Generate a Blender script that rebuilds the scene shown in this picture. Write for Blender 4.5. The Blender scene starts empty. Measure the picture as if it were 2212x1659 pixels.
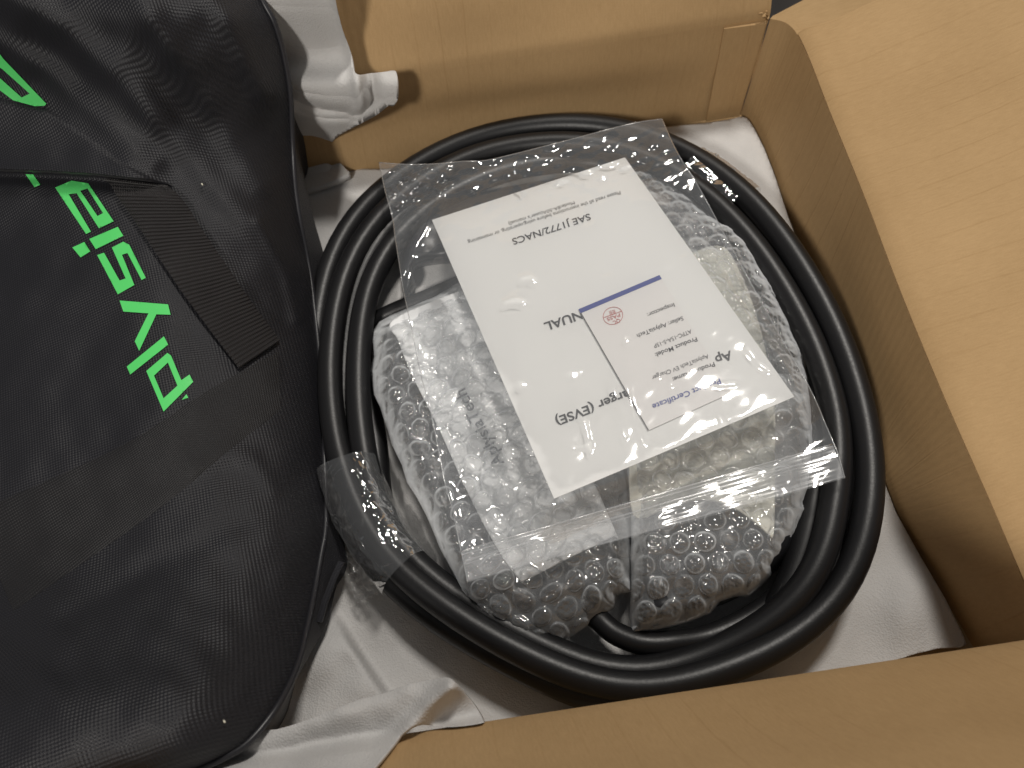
import bpy, bmesh, math, random
import numpy as np
from mathutils import Vector, Matrix, geometry
random.seed(7); rng = np.random.RandomState(7)
sc = bpy.context.scene
COL = sc.collection

# ------------------------------------------------------------------ camera
FPX, CX, CY, H = 1660.0, 1106.0, 829.5, 0.50
_n = np.array([116.0, 748.0, 1660.0]); _n /= np.linalg.norm(_n)
Zw = -_n
Xw = np.array([1.0, 0, 0]) - _n[0]*_n; Xw /= np.linalg.norm(Xw)
Yw = np.cross(Zw, Xw)
CAMP = np.array([0, 0, H])
cam = bpy.data.cameras.new('camera'); cam.sensor_width = 36; cam.lens = FPX/2212*36
cam.clip_start = 0.005; cam.clip_end = 50
cam.dof.use_dof = True; cam.dof.aperture_fstop = 9.0; cam.dof.focus_distance = 0.45
camo = bpy.data.objects.new('camera', cam); COL.objects.link(camo)
R3 = np.array([Xw, Yw, Zw])
bx_, by_, bz_ = R3 @ np.array([1, 0, 0]), R3 @ np.array([0, -1, 0]), R3 @ np.array([0, 0, -1])
camo.matrix_world = Matrix([[bx_[i], by_[i], bz_[i], CAMP[i]] for i in range(3)] + [[0, 0, 0, 1]])
sc.camera = camo

# ------------------------------------------------------------------ light
world = bpy.data.worlds.new('World'); sc.world = world; world.use_nodes = True
world.node_tree.nodes['Background'].inputs[0].default_value = (0.95, 0.97, 1.0, 1)
world.node_tree.nodes['Background'].inputs[1].default_value = 0.085
def area(name, loc, target, size, power, color, sy=None):
    l = bpy.data.lights.new(name, 'AREA'); l.energy = power; l.color = color; l.size = size
    if sy: l.shape = 'RECTANGLE'; l.size_y = sy
    o = bpy.data.objects.new(name, l); COL.objects.link(o)
    o.location = loc
    o.rotation_euler = (Vector(target)-Vector(loc)).to_track_quat('-Z', 'Y').to_euler()
    return o
area('ceiling_lamp', (0.36, 1.00, 1.70), (0.05, 0.15, 0), 0.22, 18, (1.0, 0.95, 0.88))
area('ceiling_lamp', (-0.55, -1.05, 1.50), (0, 0.2, 0), 0.20, 19, (1.0, 0.95, 0.88))
sc.view_settings.view_transform = 'Standard'; sc.view_settings.look = 'None'
sc.view_settings.exposure = 0.12; sc.view_settings.gamma = 1.0
sc.cycles.max_bounces = 10; sc.cycles.transparent_max_bounces = 24; sc.cycles.sample_clamp_indirect = 4

# ------------------------------------------------------------------ helpers
def at(px, py, z):
    """pixel of the 2212-wide photograph + height above the box floor -> world (arrays allowed)"""
    px = np.asarray(px, float); py = np.asarray(py, float); z = np.asarray(z, float)
    rx, ry = (px-CX)/FPX, (py-CY)/FPX
    r = np.stack([rx*Xw[0]+ry*Xw[1]+Xw[2], rx*Yw[0]+ry*Yw[1]+Yw[2], rx*Zw[0]+ry*Zw[1]+Zw[2]], -1)
    t = (H-z)/(-r[..., 2])
    return CAMP + r*t[..., None]
UP = np.array([0, 0, 1.0])
def ray(px, py):
    rx, ry = (px-CX)/FPX, (py-CY)/FPX
    v = np.array([rx, ry, 1.0])
    return R3 @ v
def on_plane(px, py, p0, nrm, off=0.0):
    px = np.asarray(px, float); py = np.asarray(py, float)
    rx, ry = (px-CX)/FPX, (py-CY)/FPX
    r = np.stack([rx*Xw[0]+ry*Xw[1]+Xw[2], rx*Yw[0]+ry*Yw[1]+Yw[2], rx*Zw[0]+ry*Zw[1]+Zw[2]], -1)
    t = ((p0+nrm*off-CAMP) @ nrm)/(r @ nrm)
    return CAMP + r*t[..., None]
def smooth(x): x = np.clip(x, 0, 1); return x*x*(3-2*x)
class Noise:
    def __init__(s, freq, n=14, seed=0, spread=1.0):
        r = np.random.RandomState(seed)
        a = r.uniform(0, 2*np.pi, n); f = freq*2*np.pi*np.exp(r.uniform(-.5, .5, n)*spread)
        s.kx, s.ky, s.ph = np.cos(a)*f, np.sin(a)*f, r.uniform(0, 2*np.pi, n); s.n = n
    def __call__(s, x, y):
        x = np.asarray(x, float); y = np.asarray(y, float); o = np.zeros(np.broadcast(x, y).shape)
        for kx, ky, p in zip(s.kx, s.ky, s.ph): o = o + np.sin(kx*x+ky*y+p)
        return o/math.sqrt(s.n)*1.2
def segdist(x, y, pts, closed=False):
    """distance and side sign / parameter to a polyline"""
    pts = np.array(pts, float); best = np.full(np.shape(x), 1e9)
    m = len(pts) if closed else len(pts)-1
    for i in range(m):
        a, b = pts[i], pts[(i+1) % len(pts)]; d = b-a; L = d@d
        t = np.clip(((x-a[0])*d[0]+(y-a[1])*d[1])/L, 0, 1)
        best = np.minimum(best, np.hypot(x-a[0]-t*d[0], y-a[1]-t*d[1]))
    return best
def inside(x, y, pts):
    pts = np.array(pts, float); c = np.zeros(np.shape(x), bool); n = len(pts)
    for i in range(n):
        x1, y1 = pts[i]; x2, y2 = pts[(i+1) % n]
        if y1 == y2: continue
        cond = ((y1 > y) != (y2 > y)) & (x < (x2-x1)*(y-y1)/(y2-y1)+x1)
        c ^= cond
    return c
def catmull(P, n=10, closed=False):
    P = [np.array(p, float) for p in P]; out = []
    m = len(P)
    rngi = range(m) if closed else range(m-1)
    for i in rngi:
        if closed: a, b, c, d = P[(i-1) % m], P[i], P[(i+1) % m], P[(i+2) % m]
        else: a, b, c, d = P[max(i-1, 0)], P[i], P[i+1], P[min(i+2, m-1)]
        for k in range(n):
            t = k/n
            out.append(.5*((2*b)+(-a+c)*t+(2*a-5*b+4*c-d)*t*t+(-a+3*b-3*c+d)*t**3))
    if not closed: out.append(P[-1])
    return np.array(out)
def link_mesh(name, verts, faces, mat, parent=None, uv=None, smooth_=True):
    me = bpy.data.meshes.new(name)
    me.from_pydata([tuple(v) for v in verts] if not isinstance(verts, np.ndarray) else verts.tolist(), [], faces if isinstance(faces, list) else faces.tolist())
    if smooth_: me.polygons.foreach_set('use_smooth', [True]*len(me.polygons))
    if uv is not None:
        l = me.uv_layers.new(name='UVMap'); idx = np.zeros(len(me.loops), int); me.loops.foreach_get('vertex_index', idx)
        l.data.foreach_set('uv', np.asarray(uv, float)[idx].ravel())
    me.materials.append(mat); me.update()
    o = bpy.data.objects.new(name, me); COL.objects.link(o)
    if parent: o.parent = parent
    return o
def thing(name, label, cat, group=None):
    o = bpy.data.objects.new(name, None); COL.objects.link(o); o.empty_display_size = .02
    o['label'] = label; o['category'] = cat
    if group: o['group'] = group
    return o
def tag(o, label, cat, group=None):
    o['label'] = label; o['category'] = cat
    if group: o['group'] = group
    return o
def slab(name, G, th, mat, parent=None, uvs=None, flip=False):
    """G: (nv,nu,3) grid -> closed slab of thickness th (below the grid); uv in metres"""
    nv, nu = G.shape[:2]
    du = np.gradient(G, axis=1); dv = np.gradient(G, axis=0)
    N = np.cross(du, dv); N /= np.maximum(np.linalg.norm(N, axis=-1, keepdims=True), 1e-12)
    if flip: N = -N
    B = G - N*th
    V = np.concatenate([G.reshape(-1, 3), B.reshape(-1, 3)])
    i = np.arange(nv*nu).reshape(nv, nu); o = nv*nu
    q = np.stack([i[:-1, :-1], i[:-1, 1:], i[1:, 1:], i[1:, :-1]], -1).reshape(-1, 4)
    F = q.tolist() + (q[:, ::-1]+o).tolist()
    def strip(a, b): 
        for k in range(len(a)-1): F.append([a[k+1], a[k], a[k]+o, a[k+1]+o])
    strip(i[0, :], 0); strip(i[-1, ::-1], 0); strip(i[::-1, 0], 0); strip(i[:, -1], 0)
    if uvs is None:
        lu = np.linalg.norm(G[0, -1]-G[0, 0]); lv = np.linalg.norm(G[-1, 0]-G[0, 0])
        uu, vv = np.meshgrid(np.linspace(0, lu, nu), np.linspace(0, lv, nv)); uvs = np.stack([uu, vv], -1)
    U = uvs.reshape(-1, 2); U = np.concatenate([U, U])
    ob = link_mesh(name, V, F, mat, parent, U)
    me = ob.data; me.set_sharp_from_angle(angle=math.radians(50))
    return ob
def quadgrid(A, B, C, D, nu, nv, disp=None):
    """A->B along u at v=0, D->C along u at v=1"""
    A, B, C, D = [np.array(p, float) for p in (A, B, C, D)]
    u, v = np.meshgrid(np.linspace(0, 1, nu), np.linspace(0, 1, nv)); u = u[..., None]; v = v[..., None]
    G = A*(1-u)*(1-v)+B*u*(1-v)+C*u*v+D*(1-u)*v
    if disp is not None:
        N = np.cross(B-A, D-A); N /= np.linalg.norm(N)
        G = G + N*disp(u[..., 0], v[..., 0])[..., None]
    return G
def field(name, poly, zf, step, mat, parent=None, th=0.0, uvscale=1.0):
    """sheet over a traced outline with height field zf(px,py); th>0 gives it thickness"""
    P = np.array(poly, float); x0, y0 = P.min(0)-step; x1, y1 = P.max(0)+step
    xs = np.arange(x0, x1+step, step); ys = np.arange(y0, y1+step, step)
    X, Y = np.meshgrid(xs, ys)
    ins = inside(X, Y, poly)
    # snap the vertices just outside onto the outline for a clean edge
    d = segdist(X, Y, poly, True)
    near = (~ins) & (d < step*1.5)
    Xs, Ys = X.copy(), Y.copy()
    bx, by = X[near], Y[near]
    best = np.full(bx.shape, 1e9); sx = bx.copy(); sy = by.copy(); n = len(P)
    for i in range(n):
        a, b = P[i], P[(i+1) % n]; dd = b-a; L = dd@dd+1e-9
        t = np.clip(((bx-a[0])*dd[0]+(by-a[1])*dd[1])/L, 0, 1); qx, qy = a[0]+t*dd[0], a[1]+t*dd[1]
        dist = np.hypot(bx-qx, by-qy); m = dist < best
        best[m] = dist[m]; sx[m] = qx[m]; sy[m] = qy[m]
    Xs[near] = sx; Ys[near] = sy
    ok = ins | near
    Z = zf(Xs, Ys)
    W = at(Xs, Ys, Z)
    idx = -np.ones(X.shape, int)
    cell = (ok[:-1, :-1] & ok[:-1, 1:] & ok[1:, 1:] & ok[1:, :-1]) & (ins[:-1, :-1] | ins[:-1, 1:] | ins[1:, 1:] | ins[1:, :-1])
    use = np.zeros(X.shape, bool)
    use[:-1, :-1] |= cell; use[:-1, 1:] |= cell; use[1:, 1:] |= cell; use[1:, :-1] |= cell
    idx[use] = np.arange(use.sum())
    V = W[use]
    cy, cx = np.nonzero(cell)
    Fq = np.stack([idx[cy+1, cx], idx[cy+1, cx+1], idx[cy, cx+1], idx[cy, cx]], -1)
    uv = V[:, :2]*uvscale
    if th > 0:
        n0 = len(V)
        # boundary edges
        E = {}
        for f in Fq:
            for k in range(4):
                a, b = int(f[k]), int(f[(k+1) % 4]); 
                if (b, a) in E: del E[(b, a)]
                else: E[(a, b)] = 1
        V2 = V.copy(); V2[:, 2] -= th
        Fl = Fq.tolist()+(Fq[:, ::-1]+n0).tolist()+[[b, a, a+n0, b+n0] for a, b in E]
        V = np.concatenate([V, V2]); uv = np.concatenate([uv, uv])
        return link_mesh(name, V, Fl, mat, parent, uv)
    return link_mesh(name, V, Fq, mat, parent, uv)
def tube(name, pts, rad, mat, parent=None, seg=14, closed=False, rfun=None, caps=True):
    P = np.array(pts, float); n = len(P)
    T = (np.roll(P, -1, 0)-np.roll(P, 1, 0)) if closed else np.gradient(P, axis=0)
    T /= np.maximum(np.linalg.norm(T, axis=1, keepdims=True), 1e-12)
    up = np.array([0, 0, 1.0]); S = np.cross(T, up); S /= np.maximum(np.linalg.norm(S, axis=1, keepdims=True), 1e-9)
    U = np.cross(S, T)
    a = np.linspace(0, 2*np.pi, seg, endpoint=False)
    r = np.full(n, rad) if rfun is None else rfun(np.linspace(0, 1, n))
    V = P[:, None]+r[:, None, None]*(np.cos(a)[None, :, None]*S[:, None]+np.sin(a)[None, :, None]*U[:, None])
    L = np.concatenate([[0], np.cumsum(np.linalg.norm(np.diff(P, axis=0), axis=1))])
    uv = np.stack(np.broadcast_arrays(L[:, None], a[None]/(2*np.pi)), -1).reshape(-1, 2)
    F = []
    m = n if closed else n-1
    for i in range(m):
        j = (i+1) % n
        for k in range(seg):
            F.append([i*seg+k, i*seg+(k+1) % seg, j*seg+(k+1) % seg, j*seg+k])
    if caps and not closed:
        F.append(list(range(seg))[::-1]); F.append([(n-1)*seg+k for k in range(seg)])
    return link_mesh(name, V.reshape(-1, 3), F, mat, parent, uv)

# ------------------------------------------------------------------ materials
def newmat(name):
    m = bpy.data.materials.new(name); m.use_nodes = True; nt = m.node_tree
    return m, nt, nt.nodes['Principled BSDF'], nt.nodes['Material Output']
def N(nt, t, **k):
    n = nt.nodes.new(t)
    for a, b in k.items():
        if a.startswith('i_'): n.inputs[a[2:].replace('_', ' ')].default_value = b
        else: setattr(n, a, b)
    return n
def ramp(nt, src, stops):
    r = nt.nodes.new('ShaderNodeValToRGB'); e = r.color_ramp.elements
    e[0].position, e[0].color = stops[0][0], (*stops[0][1], 1); e[1].position, e[1].color = stops[-1][0], (*stops[-1][1], 1)
    for p, c in stops[1:-1]: x = e.new(p); x.color = (*c, 1)
    nt.links.new(src, r.inputs[0]); return r
def mathn(nt, op, a, b=None):
    n = nt.nodes.new('ShaderNodeMath'); n.operation = op
    for i, v in enumerate((a, b)):
        if v is None: continue
        if isinstance(v, (int, float)): n.inputs[i].default_value = v
        else: nt.links.new(v, n.inputs[i])
    return n.outputs[0]
def m_card():
    m, nt, b, o = newmat('kraft_cardboard'); L = nt.links.new
    tc = N(nt, 'ShaderNodeTexCoord'); uv = tc.outputs['UV']
    n1 = N(nt, 'ShaderNodeTexNoise', i_Scale=14.0, i_Detail=5.0); L(tc.outputs['Object'], n1.inputs['Vector'])
    mp = N(nt, 'ShaderNodeMapping'); mp.inputs['Scale'].default_value = (900, 140, 1); L(uv, mp.inputs[0])
    n2 = N(nt, 'ShaderNodeTexNoise', i_Scale=1.0, i_Detail=3.0); L(mp.outputs[0], n2.inputs['Vector'])
    n3 = N(nt, 'ShaderNodeTexNoise', i_Scale=1100.0, i_Detail=2.0); L(tc.outputs['Object'], n3.inputs['Vector'])
    mix = mathn(nt, 'ADD', mathn(nt, 'MULTIPLY', n1.outputs[0], .45), mathn(nt, 'ADD', mathn(nt, 'MULTIPLY', n2.outputs[0], .35), mathn(nt, 'MULTIPLY', n3.outputs[0], .2)))
    # rare pressed creases across the flute direction
    sp = N(nt, 'ShaderNodeSeparateXYZ'); L(uv, sp.inputs[0])
    wob = N(nt, 'ShaderNodeTexNoise', i_Scale=7.0, i_Detail=1.0); L(uv, wob.inputs['Vector'])
    cr = mathn(nt, 'FRACT', mathn(nt, 'ADD', mathn(nt, 'MULTIPLY', sp.outputs[0], 55.0), mathn(nt, 'MULTIPLY', wob.outputs[0], .9)))
    crd = mathn(nt, 'ABSOLUTE', mathn(nt, 'SUBTRACT', cr, .5))
    crm = N(nt, 'ShaderNodeMapRange'); crm.inputs[1].default_value = 0; crm.inputs[2].default_value = .05; L(crd, crm.inputs[0])
    msk = N(nt, 'ShaderNodeTexNoise', i_Scale=9.0, i_Detail=2.0); L(tc.outputs['Object'], msk.inputs['Vector'])
    mk = N(nt, 'ShaderNodeMapRange'); mk.inputs[1].default_value = .42; mk.inputs[2].default_value = .62; L(msk.outputs[0], mk.inputs[0])
    crease = mathn(nt, 'MULTIPLY', mathn(nt, 'SUBTRACT', 1.0, crm.outputs[0]), mk.outputs[0])
    r = ramp(nt, mix, [(.3, (.37, .237, .112)), (.5, (.425, .278, .136)), (.7, (.48, .318, .16))])
    mx = N(nt, 'ShaderNodeMixRGB', blend_type='MULTIPLY'); L(crease, mx.inputs[0]); L(r.outputs[0], mx.inputs[1]); mx.inputs[2].default_value = (.92, .90, .87, 1)
    L(mx.outputs[0], b.inputs['Base Color'])
    b.inputs['Roughness'].default_value = .78; b.inputs['Specular IOR Level'].default_value = .25
    fl = mathn(nt, 'SINE', mathn(nt, 'MULTIPLY', sp.outputs[0], 2*math.pi/.0062))
    hgt = mathn(nt, 'ADD', mathn(nt, 'MULTIPLY', fl, .10), mathn(nt, 'SUBTRACT', mathn(nt, 'MULTIPLY', n1.outputs[0], .5), mathn(nt, 'MULTIPLY', crease, .35)))
    hgt = mathn(nt, 'ADD', hgt, mathn(nt, 'MULTIPLY', n3.outputs[0], .08))
    bp = N(nt, 'ShaderNodeBump', i_Strength=.35, i_Distance=.001); L(hgt, bp.inputs['Height']); L(bp.outputs[0], b.inputs['Normal'])
    return m
def m_foam():
    m, nt, b, o = newmat('white_foam'); L = nt.links.new
    tc = N(nt, 'ShaderNodeTexCoord')
    n1 = N(nt, 'ShaderNodeTexNoise', i_Scale=420.0, i_Detail=3.0); L(tc.outputs['Object'], n1.inputs['Vector'])
    v = N(nt, 'ShaderNodeTexVoronoi', i_Scale=900.0); L(tc.outputs['Object'], v.inputs['Vector'])
    n2 = N(nt, 'ShaderNodeTexNoise', i_Scale=22.0, i_Detail=3.0); L(tc.outputs['Object'], n2.inputs['Vector'])
    r = ramp(nt, n2.outputs[0], [(.3, (.66, .65, .64)), (.7, (.76, .75, .74))]); L(r.outputs[0], b.inputs['Base Color'])
    b.inputs['Roughness'].default_value = .62; b.inputs['Specular IOR Level'].default_value = .25
    h = mathn(nt, 'ADD', mathn(nt, 'MULTIPLY', n1.outputs[0], .6), mathn(nt, 'MULTIPLY', v.outputs['Distance'], .8))
    h = mathn(nt, 'ADD', h, mathn(nt, 'MULTIPLY', n2.outputs[0], .2))
    bp = N(nt, 'ShaderNodeBump', i_Strength=.5, i_Distance=.0007); L(h, bp.inputs['Height']); L(bp.outputs[0], b.inputs['Normal'])
    tr = N(nt, 'ShaderNodeBsdfTranslucent'); L(r.outputs[0], tr.inputs[0]); ms = N(nt, 'ShaderNodeMixShader'); ms.inputs[0].default_value = .18
    L(b.outputs[0], ms.inputs[1]); L(tr.outputs[0], ms.inputs[2]); L(ms.outputs[0], o.inputs[0])
    return m
def m_simple(name, col, rough, spec=.5, bump=None):
    m, nt, b, o = newmat(name)
    b.inputs['Base Color'].default_value = (*col, 1); b.inputs['Roughness'].default_value = rough; b.inputs['Specular IOR Level'].default_value = spec
    tc = N(nt, 'ShaderNodeTexCoord')
    n1 = N(nt, 'ShaderNodeTexNoise', i_Scale=(bump or (60, 0))[0], i_Detail=4.0); nt.links.new(tc.outputs['Object'], n1.inputs['Vector'])
    rr = N(nt, 'ShaderNodeMapRange'); rr.inputs[3].default_value = rough*.85; rr.inputs[4].default_value = min(1, rough*1.2)
    nt.links.new(n1.outputs[0], rr.inputs[0]); nt.links.new(rr.outputs[0], b.inputs['Roughness'])
    if bump and bump[1] > 0:
        bp = N(nt, 'ShaderNodeBump', i_Strength=bump[1], i_Distance=.0006); nt.links.new(n1.outputs[0], bp.inputs['Height']); nt.links.new(bp.outputs[0], b.inputs['Normal'])
    return m
def m_weave(name, col, pitch, ang, rough, strength, dist=.0006, ribs=False, sheen=.25):
    m, nt, b, o = newmat(name); L = nt.links.new
    tc = N(nt, 'ShaderNodeTexCoord'); mp = N(nt, 'ShaderNodeMapping'); mp.inputs['Rotation'].default_value = (0, 0, ang); L(tc.outputs['UV'], mp.inputs[0])
    dn = N(nt, 'ShaderNodeTexNoise', i_Scale=30.0, i_Detail=2.0); L(tc.outputs['UV'], dn.inputs['Vector'])
    va = N(nt, 'ShaderNodeVectorMath', operation='MULTIPLY_ADD'); L(dn.outputs['Color'], va.inputs[0]); va.inputs[1].default_value = (.0009,)*3; L(mp.outputs[0], va.inputs[2])
    sp = N(nt, 'ShaderNodeSeparateXYZ'); L(va.outputs[0], sp.inputs[0])
    k = 2*math.pi/pitch
    sx = mathn(nt, 'SINE', mathn(nt, 'MULTIPLY', sp.outputs[0], k)); sy = mathn(nt, 'SINE', mathn(nt, 'MULTIPLY', sp.outputs[1], k if not ribs else k*2.2))
    h = mathn(nt, 'MULTIPLY', sx, sy) if not ribs else mathn(nt, 'ADD', sx, mathn(nt, 'MULTIPLY', sy, .25))
    n1 = N(nt, 'ShaderNodeTexNoise', i_Scale=1500.0, i_Detail=2.0); L(tc.outputs['Object'], n1.inputs['Vector'])
    h2 = mathn(nt, 'ADD', h, mathn(nt, 'MULTIPLY', n1.outputs[0], .7))
    r = ramp(nt, mathn(nt, 'ADD', mathn(nt, 'MULTIPLY', h, .3), .5), [(0, tuple(c*.6 for c in col)), (1, tuple(c*1.35 for c in col))])
    L(r.outputs[0], b.inputs['Base Color']); b.inputs['Roughness'].default_value = rough; b.inputs['Specular IOR Level'].default_value = .5
    b.inputs['Sheen Weight'].default_value = sheen; b.inputs['Sheen Roughness'].default_value = .4
    bp = N(nt, 'ShaderNodeBump', i_Strength=strength, i_Distance=dist); L(h2, bp.inputs['Height']); L(bp.outputs[0], b.inputs['Normal'])
    return m
def m_film(name, haze, hazecol, rough, gloss0, gloss1, bumps, edgewhite=0.0, tint=(1, 1, 1)):
    """clear plastic: see-through, glossy at a slant, with a little milky haze"""
    m, nt, b, o = newmat(name); L = nt.links.new; nt.nodes.remove(b)
    tc = N(nt, 'ShaderNodeTexCoord'); last = None
    for sc_, st, ds, det in bumps:
        n1 = N(nt, 'ShaderNodeTexNoise', i_Scale=sc_, i_Detail=det); n1.inputs['Distortion'].default_value = .6; L(tc.outputs['Object'], n1.inputs['Vector'])
        bp = N(nt, 'ShaderNodeBump', i_Strength=st, i_Distance=ds); L(n1.outputs[0], bp.inputs['Height'])
        if last: L(last, bp.inputs['Normal'])
        last = bp.outputs[0]
    tr = N(nt, 'ShaderNodeBsdfTransparent'); tr.inputs[0].default_value = (*tint, 1)
    gl = N(nt, 'ShaderNodeBsdfGlossy'); gl.inputs['Roughness'].default_value = rough; gl.inputs[0].default_value = (1, 1, 1, 1)
    df = N(nt, 'ShaderNodeBsdfDiffuse'); df.inputs[0].default_value = (*hazecol, 1)
    lw = N(nt, 'ShaderNodeLayerWeight'); lw.inputs[0].default_value = .35
    if last: L(last, gl.inputs['Normal']); L(last, lw.inputs['Normal'])
    f = mathn(nt, 'ADD', mathn(nt, 'MULTIPLY', lw.outputs['Fresnel'], gloss1), gloss0)
    hz = mathn(nt, 'ADD', mathn(nt, 'MULTIPLY', mathn(nt, 'POWER', lw.outputs['Facing'], 2.2), edgewhite), haze); hz.node.use_clamp = True
    m1 = N(nt, 'ShaderNodeMixShader'); L(hz, m1.inputs[0]); L(tr.outputs[0], m1.inputs[1]); L(df.outputs[0], m1.inputs[2])
    m2 = N(nt, 'ShaderNodeMixShader'); L(f, m2.inputs[0]); L(m1.outputs[0], m2.inputs[1]); L(gl.outputs[0], m2.inputs[2])
    L(m2.outputs[0], o.inputs[0])
    return m
M = dict(
    card=m_card(), foam=m_foam(),
    rubber=m_simple('black_rubber', (.009, .009, .010), .40, .45, (900, .12)),
    bag=m_weave('black_nylon', (.008, .008, .0115), .0023, .45, .56, .36, sheen=.04),
    web=m_weave('black_webbing', (.013, .011, .012), .0026, 0, .6, .9, .0008, True, sheen=.08),
    web2=m_weave('black_strap_cloth', (.008, .0075, .009), .0020, .7, .6, .5, .0004, sheen=.06),
    pipe=m_simple('black_piping', (.02, .02, .024), .38, .5, (300, .1)),
    print=m_simple('green_print', (.10, .66, .16), .5, .4, (700, .15)),
    paper=m_simple('white_paper', (.80, .80, .79), .5, .35, (300, .03)),
    card2=m_simple('card_paper', (.78, .765, .755), .45, .4, (300, .02)),
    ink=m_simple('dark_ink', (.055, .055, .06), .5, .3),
    ink2=m_simple('grey_ink', (.12, .12, .125), .5, .3),
    blue=m_simple('blue_ink', (.035, .055, .27), .4, .4),
    red=m_simple('red_ink', (.50, .13, .12), .5, .3),
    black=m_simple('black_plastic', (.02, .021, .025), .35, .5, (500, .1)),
    cream=m_simple('cream_pad', (.66, .65, .58), .6, .3, (60, .2)),
    white=m_simple('white_carton', (.84, .85, .86), .5, .3, (60, .1)),
    faint=m_simple('faint_print', (.14, .15, .17), .5, .3),
    zip=m_simple('zip_teeth', (.03, .03, .035), .25, .6),
    floor=m_simple('dark_floor', (.03, .026, .024), .6, .3, (20, .2)),
    lint=m_simple('lint', (.75, .72, .6), .7, .2),
    film=m_film('clear_film', .09, (.86, .9, .95), .08, .045, .6, [(16, .10, .004, 1)], .05),
    lip=m_film('zip_film', .15, (.9, .93, .97), .14, .05, .6, [(14, .06, .002, 1)], .1),
    bubble=m_film('bubble_film', .12, (.9, .93, .96), .09, .06, .65, [(150, .08, .0012, 2)], 2.4),
    tape=m_film('clear_tape', .03, (.9, .93, .96), .07, .09, .5, [(70, .9, .004, 2), (260, .2, .0012, 2)], .10),
)

# ------------------------------------------------------------------ ground under the box
gx = np.array([[-1.5, -1.5, -.035], [1.5, -1.5, -.035], [1.5, 1.5, -.035], [-1.5, 1.5, -.035]])
o = link_mesh('floor', gx, [[0, 1, 2, 3]], M['floor'], None, gx[:, :2], False); o['kind'] = 'structure'

# ------------------------------------------------------------------ cardboard box
RZ = .0875
box = thing('cardboard_box', 'open brown corrugated cardboard box holding the cable coil', 'box')
rFR, bFR = at(1662, 38, RZ), at(1600, 248, -.004)
rNR, bNR = at(2262, 1378, RZ), at(2122, 1432, -.004)
rFL = at(-430, 370, RZ); bFL = rFL.copy(); bFL[2] = -.004; bFL[:2] += (bFR-rFR)[:2]
rNL = at(-430, 1782, RZ); bNL = rNL.copy(); bNL[2] = -.004; bNL[:2] += (bNR-rNR)[:2]
wv = Noise(2.2, 6, 3)
def wob(a, s=0): return lambda u, v: a*wv(u+s, v*1.0)*np.sin(np.pi*np.clip(v, 0, 1))
TH = .0045
slab('wall', quadgrid(rFL, rFR, bFR, bFL, 60, 16, wob(.002)), TH, M['card'], box, flip=True)
rimpts = catmull([(1664, 40), (1722, 74), (1798, 258), (1868, 430), (1948, 640), (2044, 872), (2147, 1106), (2262, 1378)], 14)[:, :2]
basepts = catmull([(1600, 248), (1632, 300), (1702, 460), (1780, 640), (1850, 860), (1905, 1020), (1955, 1142), (2122, 1432)], 14)[:, :2]
RIMR = at(rimpts[:, 0], rimpts[:, 1], RZ); BASER = at(basepts[:, 0], basepts[:, 1], -.004)
_v = np.linspace(0, 1, 16)[:, None, None]; Gr = RIMR[None]*(1-_v)+BASER[None]*_v
slab('wall', Gr, TH, M['card'], box, flip=True)
slab('wall', quadgrid(rNR, rNL, bNL, bNR, 60, 16, wob(.001, 5)), TH, M['card'], box, flip=True)
slab('wall', quadgrid(rNL, rFL, bFL, bNL, 30, 8), TH, M['card'], box, flip=True)

slab('bottom_panel', quadgrid(bFL+[-.01, .01, -.006], bFR+[.01, .01, -.006], bNR+[.01, -.01, -.006], bNL+[-.01, -.01, -.006], 4, 4), TH, M['card'], box, flip=True)
# glue tab folded round the far corner
t0, t1 = at(1563, 55, RZ-.002), at(1525, 256, 0)
off = np.array([0, -.0035, 0])
t2, t3 = rFR+off+[-.002, 0, -.002], bFR+off+[-.002, 0, .002]
slab('glue_tab', quadgrid(t0+off, t2, t3, t1+off, 8, 12), .003, M['card'], box, flip=True)
# flaps
def flap(P0, P1, outward, elev, length, bend=.010, nu=60, nv=40, disp=None, skew0=0, skew1=0, name='flap', wavy=0, hinge=None):
    """hinge P0->P1; rounded bend at the hinge then a panel at elevation elev"""
    P0, P1 = np.array(P0, float), np.array(P1, float); t = P1-P0; Lh = np.linalg.norm(t); t = t/Lh
    o_ = np.array(outward, float); o_ -= t*(o_@t); o_[2] = 0; o_ /= np.linalg.norm(o_)
    u = np.linspace(0, 1, nu); v = np.linspace(0, 1, nv)
    G = np.zeros((nv, nu, 3))
    s = 0; pos = np.zeros((nv, 2)); ang = math.radians(90)
    for i in range(1, nv):
        ds = length/(nv-1); s += ds
        w = min(1, s/bend); a = math.radians(90)+(elev-math.radians(90))*w
        pos[i] = pos[i-1]+np.array([math.cos(a), math.sin(a)])*ds
    for i in range(nv):
        k = v[i]
        base = P0[None]+(t*Lh)[None]*u[:, None]
        if hinge is not None:
            hs = np.linspace(0, 1, len(hinge)); base = np.stack([np.interp(u, hs, hinge[:, c]) for c in range(3)], -1)
        sk = (skew0*(1-u)+skew1*u)*k
        if wavy: sk = sk + (np.sin(k*9+1)*.003+np.sin(k*23)*.0012)*(1-u)**6*wavy*min(1, k*6)
        G[i] = base+o_[None]*pos[i, 0]+UP[None]*pos[i, 1]+t[None]*sk[:, None]
    if disp is not None:
        nrm = np.cross(t, o_*math.cos(elev)+UP*math.sin(elev))
        uu, vv = np.meshgrid(u, v); G += nrm*disp(uu, vv)[..., None]
    uu, vv = np.meshgrid(u*Lh, v*length)
    return slab(name, G, TH, M['card'], box, np.stack([uu, vv], -1), flip=False)
inx = (rFL-rFR)/np.linalg.norm(rFL-rFR)
wf = Noise(1.3, 7, 11)
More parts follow.
